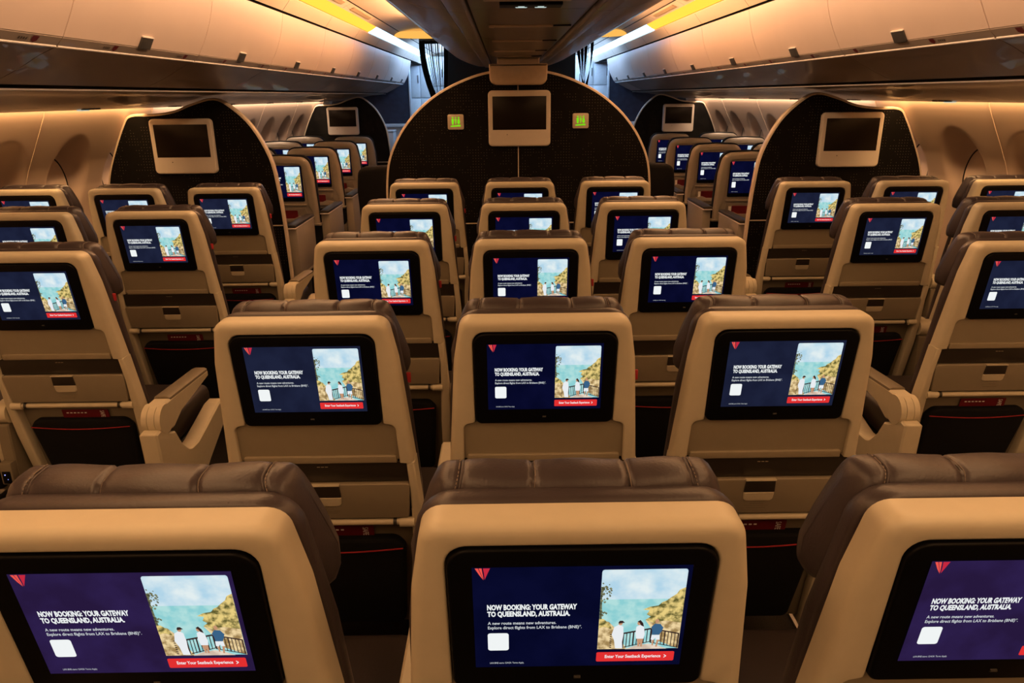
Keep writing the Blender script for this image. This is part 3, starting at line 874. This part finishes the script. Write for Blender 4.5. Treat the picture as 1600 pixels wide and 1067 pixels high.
# ------------------------------------------------------------------ overhead bins at the window sides
DOOR = smooth_pts([(1.352, 2.032), (1.362, 1.975), (1.380, 1.905), (1.408, 1.835), (1.450, 1.756)], 3)
UNDER = [(1.452, 1.7525), (1.463, 1.7415), (1.475, 1.730)]
BODY = smooth_pts([(1.482, 1.7255), (1.535, 1.703), (1.60, 1.668), (1.66, 1.640), (1.708, 1.6195)], 3)
LIP = [(1.4785 + .0048 * math.cos(2 * PI * k / 10), 1.7285 + .0048 * math.sin(2 * PI * k / 10)) for k in range(10)]
JOINTS = [2.5 + 1.085 * k for k in range(-1, 8)] + [10.9]
ORD = ['nearest', 'second', 'third', 'fourth', 'fifth', 'sixth', 'seventh', 'eighth', 'ninth', 'tenth']
def back_off(prof, d=.012, back=(.02, .02)): return prof
for s, sn in ((-1, 'left'), (1, 'right')):
    for k in range(len(JOINTS) - 1):
        y0, y1 = JOINTS[k] + .003, JOINTS[k + 1] - .003
        last = (k == len(JOINTS) - 2)
        t = empty('overhead_bin', (0, 0, 0))
        tag(t, f'beige overhead bin along the {sn} windows, {ORD[k]} from the camera', 'overhead bin', f'overhead bins along the {sn} windows')
        bm = bnew()
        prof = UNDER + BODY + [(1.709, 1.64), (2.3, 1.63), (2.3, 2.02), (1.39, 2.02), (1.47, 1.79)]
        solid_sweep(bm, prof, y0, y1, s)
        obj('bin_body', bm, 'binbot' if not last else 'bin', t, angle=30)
        bm = bnew()
        prof = DOOR + [(x + .022, z + .004) for x, z in reversed(DOOR)]
        solid_sweep(bm, prof, y0, y1, s)
        dr = obj('bin_door', bm, 'bin', t, angle=30)
        bm = bnew()
        solid_sweep(bm, LIP, y0 + .002, y1 - .002, s)
        obj('bin_lip', bm, 'lip', t, angle=80)
        ym = (y0 + y1) / 2
        bm = bnew()
        q = rpoly([(-.045, -.004, .004), (.045, -.004, .004), (.045, .042, .004), (-.045, .042, .004)], 3)
        dx, dz = 1.408 - 1.450, 1.835 - 1.756; L = math.hypot(dx, dz); dx /= L; dz /= L
        def lf(a, b_, d): return (s * (1.450 + dx * b_ - dz * (-d) * 1.0), ym + a, 1.752 + dz * b_ + dx * (-d) * -1.0)
        plate(bm, q, lambda a, b_, d: (s * (1.448 + dx * b_ + dz * d), ym + a, 1.754 + dz * b_ - dx * d), -.004, .004, .001)
        plate(bm, rpoly([(-.045, .0405), (.045, .0405), (.045, .044), (-.045, .044)]), lambda a, b_, d: (s * (1.448 + dx * b_ + dz * d), ym + a, 1.754 + dz * b_ - dx * d), -.006, .004, .0005, mi=1)
        obj('door_latch', bm, ['latch', 'lip'], dr)
        # row stickers: a small dark red shield with characters beside it
        for yy in (ym - .20, y1 - .13):
            bm = bnew()
            def st(pts, mi):
                # plane between door foot (1.452,1.750) and lip (1.49,1.7355)
                vs = [bm.verts.new((s * (1.463 - .723 * b_ - .0008), yy + a, 1.7413 + .69 * b_ - .0008)) for a, b_ in pts]
                fc = bm.faces.new(vs); fc.material_index = mi
            st([(-.016, .012), (.016, .012), (.015, -.004), (0, -.013), (-.015, -.004)], 0)
            obj('row_sticker', bm, 'redcard', t, smooth=False)
            bm = bnew()
            for j in range(4):
                st([(-.050 - .0 + j * -.012 + .008, .004), (-.044 + j * -.012 + .008, .004), (-.044 + j * -.012 + .008, -.005), (-.050 + j * -.012 + .008, -.005)], 0)
            obj('row_marking', bm, 'band', t, smooth=False)
    # service panels below the bins
    for k in range(len(JOINTS) - 1):
        y0, y1 = JOINTS[k] + .0015, JOINTS[k + 1] - .0015
        t = empty('service_panel', (0, 0, 0))
        tag(t, f'dark passenger service panel under the {sn} overhead bins, {ORD[k]} from the camera', 'service panel', f'service panels under the {sn} bins')
        P_ = [(1.734, 1.605)] + smooth_pts([(1.740, 1.6015), (1.85, 1.588), (1.945, 1.583), (2.10, 1.552), (2.25, 1.530), (2.395, 1.514)], 3) + [(2.415, 1.516), (2.415, 1.53), (2.2, 1.56), (2.0, 1.60), (1.76, 1.62)]
        bm = bnew(); solid_sweep(bm, P_, y0, y1, s)
        obj('panel_body', bm, 'psu', t, angle=30)
        bm = bnew(); solid_sweep(bm, [(1.7255, 1.6075), (1.7235, 1.6045), (1.7245, 1.6015), (1.729, 1.6005), (1.736, 1.6035), (1.733, 1.6085)], y0, y1, s)
        obj('edge_strip', bm, 'lip', t, angle=80)
        bm = bnew()
        ym = y0 + .62 * (y1 - y0)
        def disc(cx, yy, r, mi):
            zz = 1.514 + (2.40 - cx) * .105 - .0025
            tube(bm, (s * cx, yy, zz + .004), (s * cx, yy, zz - .003), r, 14, mi)
        for yy in (ym - .06, ym, ym + .06):
            bm = bnew(); disc(2.335, yy, .020, 0)
            obj('air_nozzle', bm, 'latch', t)
# one reading lamp per near panel, its greenish white glint put in as weak glow
LENS = em('reading_lens', srgb(190, 205, 190), .9)
for s, sn in ((-1, 'left'), (1, 'right')):
    for yy, nm in ((3.35, 'nearer'), (4.25, 'farther')):
        bm = bnew()
        plate(bm, rpoly([(-.05, -.012, .01), (.05, -.012, .01), (.05, .012, .01), (-.05, .012, .01)], 4), lambda a, b_, d: (s * (2.375 + b_), yy + a, 1.5125 - d), -.002, .003, .001)
        o = obj('reading_lamp', bm, LENS)
        tag(o, f'small pale reading lamp under the {sn} service panels, {nm} one', 'lamp', f'reading lamps on the {sn}')

# gap filler behind the slot between bins and service panels
for s, sn in ((-1, 'left'), (1, 'right')):
    bm = bnew(); solid_sweep(bm, [(1.70, 1.628), (1.78, 1.612), (1.78, 1.66), (1.70, 1.66)], -3.4, 10.85, s)
    tag(obj('trim_%d' % (1 if s < 0 else 2), bm, 'gap', smooth=False), kind='structure')

# ------------------------------------------------------------------ ceiling
bm = bnew()
segs = [-3.5] + [2.5 + 1.085 * k for k in range(-4, 8)] + [10.9, 12.2, 13.6]
for s in (-1, 1):
    for a, b_ in zip(segs, segs[1:]):
        sweep(bm, [(1.352, 2.046), (1.335, 2.066), (1.315, 2.090), (1.296, 2.116), (1.300, 2.122), (1.36, 2.14)], a + .0025, b_ - .0025, side=s)
    # cove upper curve and flat aisle ceiling
    for a, b_ in zip(segs, segs[1:]):
        sweep(bm, [(1.222, 2.168), (1.205, 2.178), (1.18, 2.190), (1.152, 2.200)], a + .002, b_ - .002, side=s)
    sweep(bm, [(1.142, 2.203), (1.0, 2.222), (.8, 2.232), (.60, 2.235), (0, 2.235)], -3.5, 13.6, side=s, ny=1)
tag(obj('ceiling', bm, 'ceil', angle=40), kind='structure')
bm = bnew()
for s in (-1, 1):
    sweep(bm, [(1.145, 2.212), (1.16, 2.212), (1.25, 2.205), (1.42, 2.16), (1.42, 2.03), (1.345, 2.035)], -3.5, 13.6, side=s)
tag(obj('trim_3', bm, 'gap', smooth=False), kind='structure')
# tan slots in the cove
for s, sn in ((-1, 'left'), (1, 'right')):
    for k in range(8):
        y = 2.5 + 1.085 * (k - 4) + .17
        bm = bnew()
        for (xa, za), (xb, zb) in (((1.198, 2.1785), (1.166, 2.1925)),):
            vs = [bm.verts.new(p) for p in ((s * xa, y, za), (s * xa, y + .75, za), (s * xb, y + .75, zb), (s * xb, y, zb))]
            bm.faces.new(vs)
            r = bmesh.ops.extrude_face_region(bm, geom=bm.faces[:])
            for v in [v for v in r['geom'] if isinstance(v, bmesh.types.BMVert)]: v.co += Vector((-s * .002, 0, -.0035))
        tag(obj('air_grille', bm, 'slot', smooth=False), f'tan air grille strip in the {sn} aisle ceiling cove', 'air grille', f'air grilles in the {sn} cove')
# light strips
YEL = em('cove_yellow', (1.0, .31, .03), 2.6)
CYA = em('cove_cool_white', (.36, .70, 1.0), 5.0)
for s, sn in ((-1, 'left'), (1, 'right')):
    for a, b_, m, nm in ((-3.4, 7.25, YEL, 'yellow'), (7.25, 13.5, CYA, 'cool white')):
        bm = bnew()
        sweep(bm, [(1.298, 2.124), (1.275, 2.134), (1.25, 2.148), (1.223, 2.167)], a, b_, side=s, ny=1)
        r = bmesh.ops.extrude_face_region(bm, geom=bm.faces[:])
        for v in [v for v in r['geom'] if isinstance(v, bmesh.types.BMVert)]: v.co += Vector((s * .006, 0, .008))
        o = obj('cove_light', bm, m)
        tag(o, f'glowing {nm} light strip in the ceiling cove over the {sn} aisle', 'light strip')
# aisle ceiling panel, the yellow light falling on it put in as glow
AMB = em('panel_amber_glow', srgb(255, 190, 90), 1.0)
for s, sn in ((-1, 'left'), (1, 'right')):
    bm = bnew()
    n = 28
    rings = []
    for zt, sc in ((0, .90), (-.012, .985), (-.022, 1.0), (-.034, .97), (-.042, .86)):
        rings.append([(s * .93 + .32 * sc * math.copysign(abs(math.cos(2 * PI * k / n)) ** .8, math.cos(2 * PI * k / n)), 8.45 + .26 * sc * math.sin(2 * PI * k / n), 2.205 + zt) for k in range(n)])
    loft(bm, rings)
    tag(obj('glow_ceiling_panel', bm, AMB), f'flat oval ceiling panel with painted amber light over the {sn} aisle near the curtain', 'ceiling panel')

# ------------------------------------------------------------------ centre bins and service spine
CB = smooth_pts([(.238, 1.800), (.30, 1.806), (.39, 1.836), (.47, 1.876), (.547, 1.938), (.598, 1.99), (.618, 2.06), (.618, 2.235)], 4)
CJ = [6.6 - 1.085 * k for k in range(6)][::-1]
for s, sn in ((-1, 'left'), (1, 'right')):
    for k in range(len(CJ) - 1):
        y0, y1 = CJ[k] + .0025, CJ[k + 1] - .0025
        t = empty('centre_bin')
        tag(t, f'dark grey {sn} half of the centre overhead bins, {ORD[k]} from the camera', 'overhead bin', f'centre overhead bins, {sn} half')
        bm = bnew(); solid_sweep(bm, CB + [(.238, 2.235)], y0, y1, s)
        obj('bin_shell', bm, 'cbin', t, angle=30)
        bm = bnew(); solid_sweep(bm, [(.180, 1.802), (.186, 1.794), (.196, 1.792), (.228, 1.794), (.236, 1.799), (.236, 1.83), (.180, 1.83)], y0, y1, s)
        obj('bottom_rail', bm, 'cbin', t, angle=40)
bm = bnew(); solid_sweep(bm, [(-.19, 1.812), (.19, 1.812), (.19, 1.83), (-.19, 1.83)], -.5, 6.58)
tag(obj('trim_4', bm, 'gap', smooth=False), kind='structure')
for k in range(len(CJ) - 1):
    y0, y1 = CJ[k] + .0015, CJ[k + 1] - .0015
    if y0 > 5: y1 = min(y1, 6.59)
    t = empty('centre_service_panel')
    tag(t, f'dark brown service panel between the centre bins, {ORD[k]} from the camera', 'service panel', 'centre service panels')
    bm = bnew(); solid_sweep(bm, [(-.172, 1.806), (-.160, 1.800), (0, 1.797), (.160, 1.800), (.172, 1.806), (.172, 1.815), (-.172, 1.815)], y0, y1)
    obj('panel_body', bm, 'cpsu', t, angle=40)
    for yy in (2.0, 2.74, 3.47, 4.24, 4.8):
        if y0 < yy < y1:
            bm = bnew()
            box(bm, -.128, .092, yy - .010, yy + .010, 1.791, 1.799, .003)
            if yy == 2.74: box(bm, -.128, -.110, yy - .016, yy + .004, 1.789, 1.797, .002)
            obj('slat', bm, 'trim', t)
            bm = bnew(); box(bm, -.125, .155, yy + .012, yy + .028, 1.7955, 1.8005)
            obj('slat_gap', bm, 'gap', t, smooth=False)
# belt sign between the centre bins
t = empty('belt_sign', (0, 2.085, 1.797))
tag(t, 'small dark belt sign with pale symbols under the centre bins', 'sign')
bm = bnew(); box(bm, -.088, .072, -.06, .015, -.012, 0, .002); obj('sign_housing', bm, 'black', t)
SIGN = em('sign_pale', srgb(205, 225, 220), .95)
bm = bnew()
for cx in (-.032, .018):
    for (a, b_, c, d) in ((-.016, .016, -.012, .004), (-.009, .009, -.030, -.014)):
        vs = [bm.verts.new((cx + p, q, -.0125)) for p, q in ((a, c), (b_, c), (b_ * .8, d), (a * .8, d))]
        bm.faces.new(vs)
obj('sign_symbols', bm, SIGN, t, smooth=False)

# ------------------------------------------------------------------ side walls with window dimples
WP = [(1.0, 1.66), (2.42, 1.64), (2.497, 1.60), (2.505, 1.55), (2.512, 1.50), (2.545, 1.43), (2.60, 1.32), (2.66, 1.20), (2.715, 1.06), (2.745, .92), (2.762, .78), (2.765, .60), (2.76, .35), (2.75, .20), (2.75, .0)]
def wx(z):
    for (x0, z0), (x1, z1) in zip(WP[1:], WP[2:]):
        if z >= z1: return x0 + (z0 - z) / (z0 - z1) * (x1 - x0)
    return 2.75
WIN = [4.56 + .637 * k for k in range(-6, 11)]
for s, sn in ((-1, 'left'), (1, 'right')):
    bm = bnew()
    zs = [1.62, 1.58, 1.55, 1.52, 1.49, 1.46] + [1.44 - .0125 * i for i in range(50)] + [.80, .74, .68, .6, .45, .3, .15, 0]
    ys = []
    y = -3.5
    while y < 13.6:
        ys.append(y); y += .02 if 2.4 < y < 11 else .1
    ys.append(13.6)
    JW = [4.12 + 1.274 * k for k in range(-5, 8)]
    rows = []
    for y in ys:
        r = []
        near = min(WIN, key=lambda q: abs(q - y - .035))
        for z in zs:
            x = wx(z)
            e = math.sqrt(((y - near + .035) / .225) ** 2 + ((z - 1.10) / .268) ** 2)
            if near > 0.5 and e < 1:
                q = min(1, (1 - e) / .42); q = q * q * (3 - 2 * q) * .6 + q * .4
                x += q * max(.008, 2.752 - x)
            r.append(bm.verts.new((s * x, y, z)))
        rows.append(r)
    for i, (a, b_) in enumerate(zip(rows, rows[1:])):
        ring_faces(bm, a, b_, 0, closed=False)
    tag(obj('wall_%s' % sn, bm, 'wall', angle=60), kind='structure')
    # panel joints
    for j, yj in enumerate(JW):
        bm = bnew()
        zz = [1.60, 1.55, 1.5, 1.43, 1.32, 1.2, 1.06, .92, .78, .6, .35, .02]
        loft(bm, [[(s * (wx(z) - .003), yj - .004, z), (s * (wx(z) - .003), yj + .004, z), (s * (wx(z) + .004), yj + .004, z), (s * (wx(z) + .004), yj - .004, z)] for z in zz])
        if yj > 2 and yj < 11:
            tag(obj('trim_%d' % (10 + j + (20 if s > 0 else 0)), bm, 'wall'), kind='structure')
        else: bm.free()
    # window shades in their dimples
    for j, yw in enumerate(WIN):
        if yw < 2.8 or yw > 10.2: continue
        t = empty('window_%d' % (j + 1 + (20 if s > 0 else 0)), (0, yw - .085, 0))
        t['kind'] = 'structure'
        bm = bnew()
        n = 36
        def pt(a, k_, off):
            y_ = .118 * k_ * math.cos(a); z_ = 1.085 + .158 * k_ * math.sin(a)
            return (s * (2.732 + .05 * (z_ - 1.085) + off), y_, z_)
        loft(bm, [[pt(2 * PI * i / n, .001 + k_, off) for i in range(n)] for k_, off in ((1.0, .06), (1.0, .014), (.97, .006), (.6, .003), (.0, .002))], caps=False)
        obj('window_shade', bm, 'shade', t, angle=60)
        bm = bnew()
        path = [pt(2 * PI * i / 48, 1.03, .006) for i in range(49)]
        path_tube(bm, path, .0035, 6)
        obj('shade_seal', bm, 'gap', t)

# floor, rear and front closure
bm = bnew(); box(bm, -2.9, 2.9, -3.5, 13.6, -.05, 0); tag(obj('floor', bm, 'carpet', smooth=False), kind='structure')
bm = bnew(); box(bm, -2.9, 2.9, -3.6, -3.5, 0, 2.3); tag(obj('wall_rear', bm, 'rear', smooth=False), kind='structure')
bm = bnew(); box(bm, -2.9, 2.9, 13.6, 13.7, 0, 2.3); tag(obj('wall_front', bm, 'mono', smooth=False), kind='structure')
bm = bnew()
for s in (-1, 1):
    for a, b_ in zip(range(-3, 14, 2), range(-1, 15, 2)):
        pass
    box(bm, min(s * 1.19, s * 1.20), max(s * 1.19, s * 1.20), -3.4, 13.5, 0, .012)
    box(bm, min(s * .80, s * .81), max(s * .80, s * .81), -3.4, 13.5, 0, .012)
tag(obj('trim_5', bm, 'metal', smooth=False), kind='structure')

# ------------------------------------------------------------------ far end
for s, sn in ((-1, 'left'), (1, 'right')):
    # navy partition above a white ledge cabinet
    t = empty('partition_cabinet', (s * 2.05, 11.05, 0))
    bm = bnew(); box(bm, -.64, .64, 0, .04, 1.20, 2.06, .004); obj('navy_panel', bm, 'navy', t, smooth=False)
    bm = bnew(); box(bm, -.66, .66, -.10, .05, 1.155, 1.20, .01); obj('ledge', bm, 'mono', t)
    bm = bnew(); box(bm, -.64, .64, -.04, .05, 0, 1.155, .004); obj('cabinet', bm, 'mono', t)
    bm = bnew(); box(bm, s * -.645 - .012, s * -.645 + .012, -.02, .05, 1.20, 2.10, .004); obj('end_trim', bm, 'mono', t)
    tag(t, f'navy partition above a white ledge behind the {sn} window block', 'partition')
    t = empty('storage_box', (s * 1.72, 10.80, 0))
    bm = bnew(); box(bm, -.11, .11, -.16, .12, 0, 1.10, .012, seg=3); obj('box_body', bm, 'mono', t)
    bm = bnew(); box(bm, -.115, .115, -.165, .12, 1.10, 1.125, .01, seg=3); obj('box_lid', bm, 'mono', t)
    tag(t, f'white cabinet block standing in front of the {sn} navy partition', 'cabinet')
    # white galley monument with locker doors
    t = empty('galley_monument', (s * 1.18, 12.4, 0))
    bm = bnew(); box(bm, -.42, .42, 0, .5, 0, 2.16, .01); obj('monument_body', bm, 'mono', t)
    for k, (xa, xb, za, zb) in enumerate([(-.40, -.22, 1.55, 2.10), (-.21, -.03, 1.55, 2.10), (-.02, .16, 1.72, 2.10), (.17, .40, 1.72, 2.10), (-.40, -.22, .9, 1.53), (-.21, -.03, .9, 1.53), (-.02, .16, .9, 1.70), (.17, .40, .9, 1.70)]):
        bm = bnew(); box(bm, xa, xb, -.014, 0, za, zb, .004)
        lk = obj('locker_door', bm, 'mono', t)
        bm = bnew(); box(bm, xb - .03, xb - .02, -.028, -.012, (za + zb) / 2 - .06, (za + zb) / 2 + .06, .003)
        obj('door_handle', bm, 'latch', lk)
    tag(t, f'white galley lockers lit cool white at the end of the {sn} aisle', 'galley')
# dark centre monument behind the middle bins
t = empty('lavatory_monument', (0, 9.6, 0))
bm = bnew(); box(bm, -.80, .80, 0, 1.2, 0, 2.23, .01); obj('monument_body', bm, 'mono2', t)
bm = bnew(); box(bm, -.22, .22, -.012, 0, .1, 2.0, .004); obj('door_panel', bm, 'mono2', t)
tag(t, 'tall dark brown monument behind the middle divider', 'monument')
# curtains tied back in both aisles
def curtain(s, sn, x_out, x_in, y, dens=1.0):
    t = empty('aisle_curtain', (0, y, 0))
    tag(t, f'sheer black curtain with solid borders tied back in the {sn} aisle', 'curtain')
    def strip(name, xa0, xa1, xb0, xb1, z0, z1, n=8, wav=.01, bend=0, zc=None):
        """from top (xa0..xa1 at z1) to bottom (xb0..xb1 at z0)"""
        bm = bnew()
        rings = []
        for i in range(13):
            f_ = i / 12
            g = f_ ** 1.3
            a = xa0 + (xb0 - xa0) * g + bend * math.sin(PI * f_); c = xa1 + (xb1 - xa1) * g + bend * math.sin(PI * f_)
            z = z1 + (z0 - z1) * f_
            front = [(a + (c - a) * k / n, -.004 + wav * math.sin(k * 2.1 + f_ * 2), z) for k in range(n + 1)]
            rings.append(front + [(p[0], p[1] + .005, p[2]) for p in reversed(front)])
        loft(bm, rings)
        return obj(name, bm, 'curtain', t)
    zt = 2.165
    bm = bnew(); box(bm, min(x_out, x_in), max(x_out, x_in), -.008, .008, 2.16, 2.236, .002); obj('curtain_rail', bm, 'dark', t)
    W = x_in - x_out
    xm = x_out + W * .62
    strip('top_border', x_out, x_in, x_out, x_in, zt - .035, zt, n=12)
    strip('outer_border', x_out, x_out + W * .20, xm - .055, xm + .02, 1.45, zt, bend=-.025 * (1 if s < 0 else -1))
    strip('inner_border', x_in - W * .14, x_in, xm + .045, xm + .09, 1.45, zt)
    for k in range(9):
        f_ = .24 + .60 * k / 8
        a = x_out + W * f_; b_ = xm - .01 + .06 * k / 8
        strip('curtain_fold', a, a + W * (.018 + .016 * (k % 3)) * dens, b_, b_ + .007 * dens, 1.45, zt - .02, n=2, wav=.003)
curtain(-1, 'left', -1.03, -.70, 9.0)
curtain(1, 'right', .95, .74, 9.0, 2.6)
